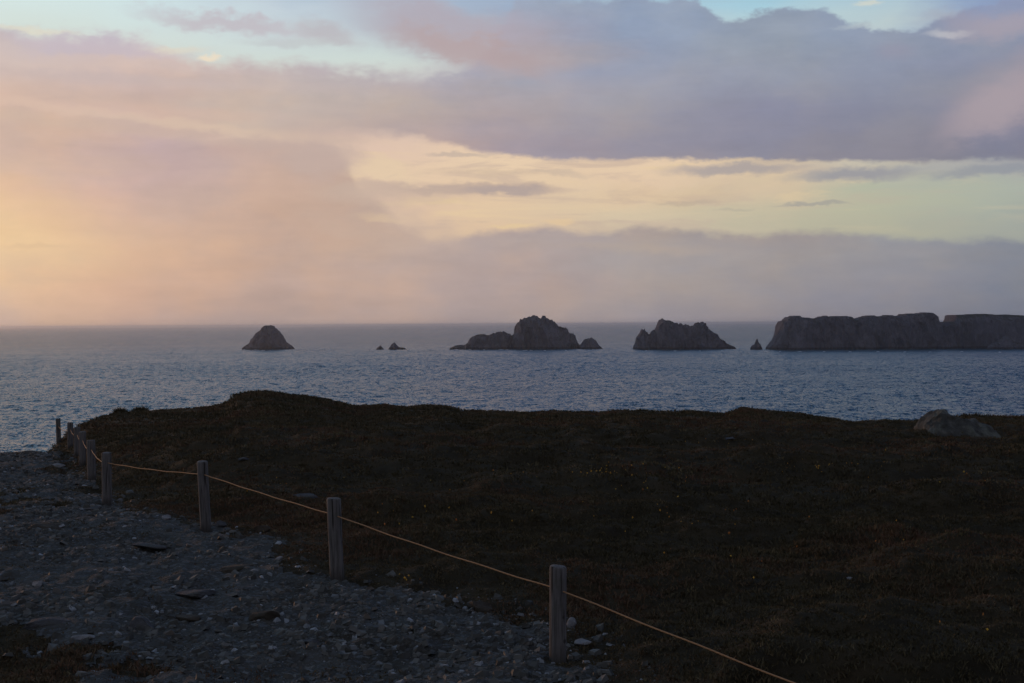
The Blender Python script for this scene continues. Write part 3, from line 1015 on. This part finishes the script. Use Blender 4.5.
def post_mesh(h, rad, seed, notch):
    r2 = np.random.default_rng(seed)
    nseg, k = 14, 28
    zs = list(np.linspace(-0.30, h - 0.012, nseg)) + [h - 0.004, h, h + 0.001]
    rs = [rad] * nseg + [rad * 0.95, rad * 0.87, rad * 0.45]
    ph = r2.uniform(0, 6)
    verts = []
    for z, rr_ in zip(zs, rs):
        for i in range(k):
            a = 2 * math.pi * i / k
            w = 1 + 0.018 * math.sin(3 * a + ph + z * 2) + 0.012 * math.sin(7 * a + ph * 2) + r2.uniform(-0.006, 0.006)
            verts.append((math.cos(a) * rr_ * w, math.sin(a) * rr_ * w, z + (0.004 * math.sin(a + ph) if z > h - 0.02 else 0)))
    verts.append((0, 0, h + 0.001))
    me = bpy.data.meshes.new('post')
    faces = []
    nr = len(zs)
    for r_ in range(nr - 1):
        for i in range(k):
            faces.append((r_ * k + i, r_ * k + (i + 1) % k, (r_ + 1) * k + (i + 1) % k, (r_ + 1) * k + i))
    c = len(verts) - 1
    for i in range(k):
        faces.append(((nr - 1) * k + i, (nr - 1) * k + (i + 1) % k, c))
    me.from_pydata(verts, [], faces)
    for p in me.polygons:
        p.use_smooth = True
    return me


def tube(pts, rad, k=8):
    pts = [Vector(p) for p in pts]
    verts, faces = [], []
    for i, p in enumerate(pts):
        t = (pts[min(i + 1, len(pts) - 1)] - pts[max(i - 1, 0)]).normalized()
        a = t.cross(Vector((0, 0, 1))).normalized()
        b = a.cross(t).normalized()
        for j in range(k):
            th = 2 * math.pi * j / k + i * 0.35
            verts.append(p + (a * math.cos(th) + b * math.sin(th)) * rad)
    for i in range(len(pts) - 1):
        for j in range(k):
            faces.append((i * k + j, i * k + (j + 1) % k, (i + 1) * k + (j + 1) % k, (i + 1) * k + j))
    me = bpy.data.meshes.new('rope')
    me.from_pydata([tuple(v) for v in verts], [], faces)
    for p in me.polygons:
        p.use_smooth = True
    return me


fence = bpy.data.objects.new('rope_fence', None)
COL.objects.link(fence)
fence.location = (ray(POSTS[0][0], 600).x * 10.0, 10.0, ground_z(ray(POSTS[0][0], 600).x * 10.0, 10.0))
tag(fence, 'rope fence of round weathered wooden posts along the stony path', 'fence')
FL = fence.location.copy()
LEAN = [(0.006, 0.0), (-0.035, 0.0), (-0.045, 0.01), (0.0, 0.0), (-0.01, 0.02), (0.015, 0.0), (0.0, -0.02), (0.01, 0.0), (-0.02, 0.0)]
holes = []
for i, (px, dist, ty) in enumerate(POSTS):
    r_ = ray(px, ty)
    x, y = r_.x * dist, dist
    ztop = EYE.z + r_.z * dist
    zg = ground_z(x, y)
    h = max(0.35, ztop - zg)
    po = link('post', post_mesh(h, 0.060 + 0.003 * math.sin(i * 2.1), 100 + i, 0.15), M_WOOD, fence)
    po.location = Vector((x, y, zg)) - FL
    lx, ly = LEAN[i]
    # axis given at the foot; a slight lean as each post has settled
    po.rotation_euler = (ly, lx, i * 0.7)
    po.rotation_mode = 'XYZ'
    mm = Matrix.Rotation(lx, 4, 'Y') @ Matrix.Rotation(ly, 4, 'X')
    po.rotation_euler = (mm @ Matrix.Rotation(i * 0.7, 4, 'Z')).to_euler()
    hz_ = h - [0.165, 0.15, 0.14, 0.13, 0.14, 0.15, 0.15, 0.15, 0.14][i]
    holes.append(Vector((x, y, zg)) + (mm @ Vector((0, 0, hz_))))
# the span that leaves the picture goes on to a post outside it
nx_ = Vector((2.49, 7.0, 0))
rr_ = ray(1018, 771)
holes_all = [Vector((nx_.x, nx_.y, EYE.z + rr_.z * 7.0))] + holes
zg0 = ground_z(nx_.x, nx_.y)
po = link('post', post_mesh(max(0.5, holes_all[0].z + 0.15 - zg0), 0.06, 99, 0.15), M_WOOD, fence)
po.location = Vector((nx_.x, nx_.y, zg0)) - FL
SAG = [0.004, 0.015, 0.01, 0.02, 0.05, 0.06, 0.05, 0.06, 0.07]
for i in range(len(holes_all) - 1):
    a, b = holes_all[i], holes_all[i + 1]
    if i == len(holes_all) - 2:
        b = b + Vector((0, 0, -0.05))
    steps = 60
    pts = []
    for s in range(steps + 1):
        t = s / steps
        p = a.lerp(b, t)
        p.z -= SAG[i] * 4 * t * (1 - t)
        p.z += 0.0025 * math.sin(t * 23 + i)
        pts.append(p - FL)
    link('rope', tube(pts, 0.0056), M_ROPE, fence)


# ------------------------------------------------------------------ stones
def rock_mesh(name, sx, sy, sz, seed, sub=4, angular=0.35):
    bm_ = bmesh.new()
    bmesh.ops.create_icosphere(bm_, subdivisions=sub, radius=1.0)
    r2 = np.random.default_rng(seed)
    # planar cuts give the flat broken faces of real stone
    cuts = []
    for _ in range(11):
        v = Vector(r2.normal(size=3)).normalized()
        cuts.append((v, r2.uniform(0.50, 0.88)))
    for v in bm_.verts:
        c = v.co.copy()
        for nv, dd_ in cuts:
            k_ = c.dot(nv) - dd_
            if k_ > 0:
                c -= nv * k_ * (0.98)
        v.co = c
    co = np.array([v.co[:] for v in bm_.verts])
    w = fbm(co[:, 0] * 2.2 + seed, co[:, 1] * 2.2 + co[:, 2] * 1.7, seed, 5) * 0.16
    for i_, v in enumerate(bm_.verts):
        v.co *= (1 + w[i_])
        v.co.x *= sx
        v.co.y *= sy
        v.co.z *= sz
    me = bpy.data.meshes.new(name)
    bm_.to_mesh(me)
    bm_.free()
    for p in me.polygons:
        p.use_smooth = True
    return me


def hit(px, py):
    """walk a photo ray down to the ground"""
    d = ray(px, py)
    t = np.geomspace(6, 55, 1600)
    z = d.z * t
    g = rel_height(d.x * t, t)
    idx = np.argmax(z < g)
    if not (z < g).any():
        return None
    return d.x * t[idx], t[idx]


STONES = [
    # photo x, y of the middle, width px, height px, material, sink, label
    (47, 621, 46, 12, M_STONE, 0.3, 'flat blue-grey slab bedded in the path, nearest the lower left corner'),
    (140, 622, 40, 20, M_STONE, 0.35, 'large blue-grey slab bedded in the middle of the near path'),
    (184, 616, 40, 9, M_BROWN, 0.3, 'long low dark brown stone right of the large blue-grey slab'),
    (264, 614, 34, 15, M_BROWN, 0.3, 'blunt dark brown block of stone halfway between the large slab and the second nearest post'),
    (38, 583, 16, 9, M_PALE, 0.3, 'pale bluish stone alone near the left edge of the path'),
    (86, 636, 26, 8, M_PALE, 0.35, 'pale flat stone lying just below and between the two blue-grey slabs'),
    (48, 525, 38, 11, M_BROWN, 0.4, 'dark hump of stone on the far part of the path, level with the third post'),
    (150, 544, 36, 6, M_STONE, 0.4, 'thin tilted grey slab on the path below the third post'),
    (196, 592, 46, 9, M_STONE, 0.4, 'grey ledge of stone above the long low brown stone'),
    (236, 566, 40, 9, M_BROWN, 0.4, 'dark oval stone on the path edge, left of the second nearest post'),
    (262, 528, 17, 12, M_BROWN, 0.2, 'rounded tan stone in the heather right of the third post foot'),
    (279, 558, 8, 5, M_PALE, 0.1, 'small cream-coloured stone at the heather edge, left of the second nearest post'),
    (167, 517, 11, 7, M_PALE, 0.2, 'small pale stone just left of the third post foot'),
    (220, 524, 13, 8, M_STONE, 0.2, 'grey stone touching the right foot of the third post'),
    (480, 606, 27, 17, M_BROWN, 0.2, 'squared brown stone at the heather edge, left of the nearest post'),
    (572, 622, 13, 15, M_PALE, 0.2, 'upright pale stone just behind the nearest post'),
    (583, 641, 20, 6, M_PALE, 0.3, 'flat pale stone right of the nearest post foot'),
    (95, 508, 18, 5, M_STONE, 0.2, 'flat grey stone left of the fourth post foot'),
    (13, 469, 5, 4, M_PALE, 0.1, 'tiny pale stone on the distant left of the path'),
    (58, 465, 15, 5, M_PALE, 0.3, 'pale slab across the far end of the path near the last posts'),
    (30, 452, 26, 5, M_BROWN, 0.3, 'dark low rock on the brink of the path, left of the last post'),
    (243, 459, 11, 4, M_STONE, 0.2, 'small flat grey stone on the heath beneath the highest mound'),
    (306, 494, 24, 8, M_STONE, 0.3, 'dull grey rock half buried in heather above the second nearest post'),
    (730, 438, 13, 3, M_STONE, 0.1, 'thin grey stone lying on the distant heath, left of the boulder'),
    (850, 578, 10, 3, M_PALE, 0.2, 'small pale stone deep in the dark heath at the lower right'),
    (495, 648, 12, 6, M_STONE, 0.2, 'small grey stone left of the nearest post foot, among pale gravel'),
    (310, 640, 20, 8, M_STONE, 0.3, 'grey stone near the bottom of the path, below the blunt brown block'),
]
stone_xy = []
for i, (px, py, w, h, mt, sink, lab) in enumerate(STONES):
    hp = hit(px, py + h * 0.35)
    if hp is None:
        hp = (ray(px, py).x * 33.0, 33.0)
    x, y = hp
    s = y / FPX
    ww = w * s * 0.54
    hh = max(h * s * 0.5, ww * 0.16)
    me = rock_mesh('stone', ww, ww * 0.75, hh, 300 + i, 4)
    o = link('stone', me, mt)
    o.location = (x, y, ground_z(x, y) + hh * (0.50 - sink))
    o.rotation_euler = (random.uniform(-0.08, 0.08), random.uniform(-0.12, 0.12), random.uniform(-0.5, 0.5))
    tag(o, lab, 'stone', 'stones lying on the path and the heath')
    stone_xy.append((x, y, ww))

# the big lichened boulder: steep craggy left face, long slope down to the right
BD_ = hit(955, 437)[1] + 0.7
print('boulder at', BD_)
bl, br = ray(919, 440).x * BD_, ray(999, 440).x * BD_
bz = ground_z(ray(955, 440).x * BD_, BD_) - 0.20
nbx, nby = 110, 60
u = np.linspace(0, 1, nbx)
crest = np.interp(u, [0, 0.03, 0.08, 0.14, 0.20, 0.27, 0.34, 0.42, 0.55, 0.7, 0.82, 0.92, 1.0],
                  [0.0, 0.62, 0.80, 0.93, 1.02, 1.02, 0.95, 0.90, 0.85, 0.77, 0.67, 0.50, 0.1])
vv = np.linspace(-1, 1, nby)
U, VV = np.meshgrid(u, vv)
Hc = np.broadcast_to(crest, U.shape)
htop = (EYE.z + ray(944, 412).z * BD_) - bz
prof = (1 - np.abs(VV) ** 2.2) ** 0.8
zz = Hc * prof * htop
lump = fbm(U * 7, VV * 3, 71, 5) * 0.11 + (ridge(U * 4 + VV, VV * 2 - U, 75, 4) - 0.6) * 0.10
zz = zz + lump * sstep(0.02, 0.3, zz)
xx = bl + (br - bl) * U + fbm(zz * 3, VV * 3, 79, 3) * 0.07
yy = BD_ + 0.75 * VV * (0.55 + 0.45 * Hc) + fbm(U * 6, zz * 4 + VV, 83, 4) * 0.12
zz = np.where((np.abs(VV) > 0.999) | (U < 1e-6) | (U > 1 - 1e-6), -0.5, zz)
me = np_mesh('boulder', np.stack([xx.ravel() - (bl + br) / 2, yy.ravel() - BD_, zz.ravel()], axis=1), grid_faces(nby, nbx), True)
boulder = link('boulder', me, M_BOULDER)
boulder.location = ((bl + br) / 2, BD_, bz)
tag(boulder, 'large lichened grey boulder with a steep left face on the heath skyline at the right', 'boulder')


# ------------------------------------------------------------------ gravel
def scatter_polar(nw, y0, y1, u0, u1, power):
    """points with depth y in y0..y1 and x/y in u0..u1, denser near when power is larger"""
    t = rng.random(nw)
    if power == 2:      # even over the ground
        y = np.sqrt(y0 ** 2 + (y1 ** 2 - y0 ** 2) * t)
    else:
        e = power
        y = (y0 ** e + (y1 ** e - y0 ** e) * t) ** (1 / e)
    x = y * rng.uniform(u0, u1, nw)
    return x, y


oct_v = np.array([[1, 0, 0], [0, 1, 0], [-1, 0, 0], [0, -1, 0], [0.1, 0.05, 1], [0, 0, -1]], float)
oct_f = np.array([[0, 1, 4], [1, 2, 4], [2, 3, 4], [3, 0, 4], [1, 0, 5], [2, 1, 5], [3, 2, 5], [0, 3, 5]])
# a chipped pebble: cube-like with cut top
cub_v = np.array([[1, .9, -.6], [-1, .8, -.6], [-.9, -1, -.6], [.95, -.9, -.6], [.62, .6, .6], [-.7, .5, .75], [-.55, -.7, .55], [.6, -.55, .85]], float)
cub_f = np.array([[0, 4, 5], [0, 5, 1], [1, 5, 6], [1, 6, 2], [2, 6, 7], [2, 7, 3], [3, 7, 4], [3, 4, 0], [4, 7, 6], [4, 6, 5]])


def pebbles(x, y, size, tint, tv, tf, flat=0.5, jit=0.28):
    k = len(x)
    nv_ = len(tv)
    v = tv[None] * (1 + rng.uniform(-jit, jit, (k, nv_, 3)))
    v[:, :, 1] *= rng.uniform(0.55, 1.0, (k, 1))
    v[:, :, 2] *= rng.uniform(0.35, 0.8, (k, 1)) * flat * 2
    a = rng.uniform(0, 2 * math.pi, k)
    tx, ty_ = rng.normal(0, 0.25, k), rng.normal(0, 0.25, k)
    ca, sa = np.cos(a)[:, None], np.sin(a)[:, None]
    vx = v[:, :, 0] * ca - v[:, :, 1] * sa
    vy = v[:, :, 0] * sa + v[:, :, 1] * ca
    vz = v[:, :, 2] + vx * tx[:, None] + vy * ty_[:, None]
    z = rel_height(x, y) + EYE.z
    s = size[:, None]
    P = np.stack([vx * s + x[:, None], vy * s + y[:, None], vz * s + z[:, None] + s * 0.15], axis=2)
    F = tf[None] + (np.arange(k) * nv_)[:, None, None]
    return P.reshape(-1, 3), F.reshape(-1, 3), np.repeat(tint, nv_)


x, y = scatter_polar(430000, 7.5, 35.5, -0.50, 0.14, 1.15)
ok = path_mask(x, y)
# thin scatter beyond the edge into the heather
d_ = fence_d(x, y) - np.interp(y, BY, BD)
spill = (~ok) & (d_ > 0) & (d_ < 0.6) & (rng.random(len(x)) < 0.22 * (1 - d_ / 0.6))
dens = 0.45 + 0.75 * (fbm(x * 0.9, y * 1.3, 91, 4) * 0.9 + 0.5)
ok = (ok & (rng.random(len(x)) < dens * np.where(mossy(x, y), 0.25, 1.0))) | spill
x, y = x[ok], y[ok]
k = len(x)
size = np.clip(0.0058 * (1 - rng.random(k)) ** (-0.50), 0.0055, 0.046)
tint = np.clip(rng.beta(2.0, 2.2, k) * 0.88 + fbm(x * 0.7, y * 0.7, 95, 3) * 0.15, 0, 0.89)
w_ = rng.random(k) < 0.085
tint[w_] = rng.uniform(0.88, 1.0, w_.sum())
size = np.where(w_, np.minimum(size, 0.032), size)
big = size > 0.016
P1, F1, T1 = pebbles(x[~big], y[~big], size[~big], tint[~big], oct_v, oct_f)
P2, F2, T2 = pebbles(x[big], y[big], size[big], tint[big], cub_v, cub_f, 0.55)
gv = np.concatenate([P1, P2])
gf = np.concatenate([F1, F2 + len(P1)])
gravel = link('gravel', np_mesh('gravel', gv, gf, False, {'tint': np.concatenate([T1, T2])}), M_PEB)
tag(gravel, 'loose grey and pale gravel strewn over the path', 'gravel', kind='stuff')
print('pebbles', k)


# ------------------------------------------------------------------ heather
def tufts(x, y, rad, height, nb, tint, bw):
    """each tuft: nb curved two-segment sprigs fanning from its foot"""
    k = len(x)
    z = rel_height(x, y) + EYE.z
    a = rng.uniform(0, 2 * math.pi, (k, nb))
    lean = rng.uniform(0.35, 1.45, (k, nb))
    ln = height[:, None] * rng.uniform(0.55, 1.15, (k, nb))
    ox = rng.normal(0, 0.35, (k, nb)) * rad[:, None]
    oy = rng.normal(0, 0.35, (k, nb)) * rad[:, None]
    ca, sa = np.cos(a), np.sin(a)
    bx, by = x[:, None] + ox, y[:, None] + oy
    bz_ = np.broadcast_to(z[:, None] - 0.01, bx.shape)
    mx = bx + ca * np.sin(lean * 0.6) * ln * 0.55
    my = by + sa * np.sin(lean * 0.6) * ln * 0.55
    mz = bz_ + np.cos(lean * 0.6) * ln * 0.55
    tx = mx + ca * np.sin(lean) * ln * 0.5
    ty_ = my + sa * np.sin(lean) * ln * 0.5
    tz = mz + np.cos(lean) * ln * 0.5
    w = bw[:, None] * rng.uniform(0.6, 1.3, (k, nb))
    ph = rng.uniform(0, math.pi, (k, nb))
    wx, wy = np.cos(ph) * w, np.sin(ph) * w
    P = np.stack([np.stack([bx - wx, by - wy, bz_], -1), np.stack([bx + wx, by + wy, bz_], -1),
                  np.stack([mx + wx * 1.3, my + wy * 1.3, mz], -1), np.stack([mx - wx * 1.3, my - wy * 1.3, mz], -1),
                  np.stack([tx, ty_, tz], -1)], axis=2).reshape(-1, 3)
    nbt = k * nb
    base = (np.arange(nbt) * 5)[:, None]
    F = np.concatenate([base + np.array([0, 1, 2]), base + np.array([0, 2, 3]), base + np.array([3, 2, 4])])
    T = np.repeat((tint[:, None] + rng.normal(0, 0.04, (k, nb))).ravel(), 5)
    return P, F, np.clip(T, 0, 1)


def heath_ok(x, y):
    r_ = np.hypot(x, y)
    return ((~path_mask(x, y)) | (mossy(x, y) & (rng.random(x.shape) < 0.45))) & (r_ < 52)


PV, PF, PT = [], [], []
off = 0
for (cnt, y0, y1, nb, hs, bwid) in [(42000, 8.0, 18, 16, 0.044, 0.0036), (44000, 18, 34, 12, 0.058, 0.0065), (28000, 32, 49, 11, 0.085, 0.011)]:
    x, y = scatter_polar(cnt, y0, y1, -0.52, 0.52, 2)
    ok = heath_ok(x, y)
    x, y = x[ok], y[ok]
    # keep off the boulder and the bare stones
    x, y = x, y
    k = len(x)
    clump = fbm(x * 0.55, y * 0.8, 101, 4)
    hgt = hs * np.clip(0.85 + clump * 0.9 + rng.normal(0, 0.16, k), 0.62, 2.0)
    d_ = fence_d(x, y) - np.interp(y, BY, BD)
    hgt *= 0.45 + 0.55 * sstep(0.0, 1.0, np.abs(d_))
    hgt *= np.where(path_mask(x, y), 0.55, 1.0)
    rad = np.full(k, 0.085) * (1 + 0.5 * (y > 18)) * rng.uniform(0.7, 1.3, k)
    ti = np.clip(0.40 + 0.62 * fbm(x * 0.45, y * 0.7, 111, 4) + rng.normal(0, 0.08, k), 0, 0.93)
    straw = rng.random(k) < 0.03
    ti[straw] = rng.uniform(0.9, 1.0, straw.sum())
    p_, f_, t_ = tufts(x, y, rad, hgt, nb, ti, np.full(k, bwid))
    PV.append(p_)
    PF.append(f_ + off)
    PT.append(t_)
    off += len(p_)
heather = link('heather', np_mesh('heather', np.concatenate(PV), np.concatenate(PF), False, {'tint': np.concatenate(PT)}), M_TUFT)
tag(heather, 'low dark heather and dry grass covering the heath', 'heather', kind='stuff')

# gorse bushes breaking the skyline at the left of the heath
for (px, dist, rad_, hgt_, lab) in [(120, 39.0, 0.20, 0.24, 'ragged gorse bush on the left heath skyline, nearest the fence'),
                                    (140, 39.3, 0.22, 0.22, 'ragged gorse bush on the left heath skyline, nearer the highest mound')]:
    bx_, by_ = ray(px, 410).x * dist, dist
    kk = 90
    aa_ = rng.uniform(0, 2 * math.pi, kk)
    rr2 = rad_ * np.sqrt(rng.random(kk))
    xs_, ys_ = bx_ + rr2 * np.cos(aa_), by_ + rr2 * np.sin(aa_)
    p_, f_, t_ = tufts(xs_, ys_, np.full(kk, 0.08), hgt_ * np.clip(1.15 - (rr2 / rad_) ** 2 * 0.8, 0.2, 1.2) * rng.uniform(0.6, 1.0, kk), 12, rng.uniform(0.1, 0.5, kk), np.full(kk, 0.008))
    zz0 = ground_z(bx_, by_)
    p_ = p_ - np.array([bx_, by_, zz0])
    ob = link('gorse_bush', np_mesh('gorse_bush', p_, f_, False, {'tint': t_}), M_TUFT)
    ob.location = (bx_, by_, zz0)
    tag(ob, lab, 'bush', 'gorse bushes on the skyline')

# small yellow and orange gorse blooms, in loose drifts
drifts = [(600, 475, 46, 8, 34), (390, 515, 60, 16, 12), (405, 587, 12, 5, 9), (640, 490, 60, 14, 16), (690, 520, 90, 20, 14), (880, 470, 80, 14, 12),
          (760, 560, 160, 40, 14), (480, 480, 90, 20, 10), (700, 445, 80, 6, 14), (960, 480, 60, 14, 6), (270, 480, 80, 20, 6), (560, 520, 90, 30, 8),
          (960, 640, 60, 25, 4), (140, 470, 40, 12, 4), (820, 470, 90, 16, 12)]
fx, fy = [], []
for (cx, cy, rx, ry, cnt) in drifts:
    for _ in range(cnt):
        hp = hit(cx + random.gauss(0, rx * 0.5), min(cy + random.gauss(0, ry * 0.5), 680))
        if hp and heath_ok(np.array([hp[0]]), np.array([hp[1]]))[0]:
            fx.append(hp[0])
            fy.append(hp[1])
fx, fy = np.array(fx), np.array(fy)
k = len(fx)
pv_, pf_, pt_ = pebbles(fx, fy, np.clip(rng.normal(0.008, 0.003, k), 0.004, 0.014), rng.random(k), oct_v, oct_f, 0.9)
pv_[:, 2] += 0.06
blooms = link('gorse_flowers', np_mesh('gorse_flowers', pv_, pf_, False, {'tint': pt_}), M_FLOW)
tag(blooms, 'tiny yellow and orange gorse blooms dotted over the dark heath', 'flowers', kind='stuff')

# ------------------------------------------------------------------ haze
hb = bpy.data.meshes.new('haze')
Hs, z0, z1 = 120000.0, -57.0, 73.0
hvv = [(sx_ * Hs, sy_ * Hs, z_) for z_ in (z0, z1) for sx_, sy_ in ((-1, -1), (1, -1), (1, 1), (-1, 1))]
hb.from_pydata(hvv, [], [(3, 2, 1, 0), (4, 5, 6, 7), (0, 1, 5, 4), (1, 2, 6, 5), (2, 3, 7, 6), (3, 0, 4, 7)])
hm = bpy.data.materials.new('haze_air')
hm.use_nodes = True
hm.node_tree.nodes.clear()
hk = N(hm.node_tree)
pvn = hk.new('ShaderNodeVolumePrincipled')
pvn.inputs['Color'].default_value = (0.88, 0.95, 1.0, 1)
pvn.inputs['Density'].default_value = 3.9e-5
pvn.inputs['Anisotropy'].default_value = 0.65
ho = hk.new('ShaderNodeOutputMaterial')
hk.l.new(pvn.outputs[0], ho.inputs['Volume'])
haze = link('haze', hb, hm)
tag(haze, kind='stuff')
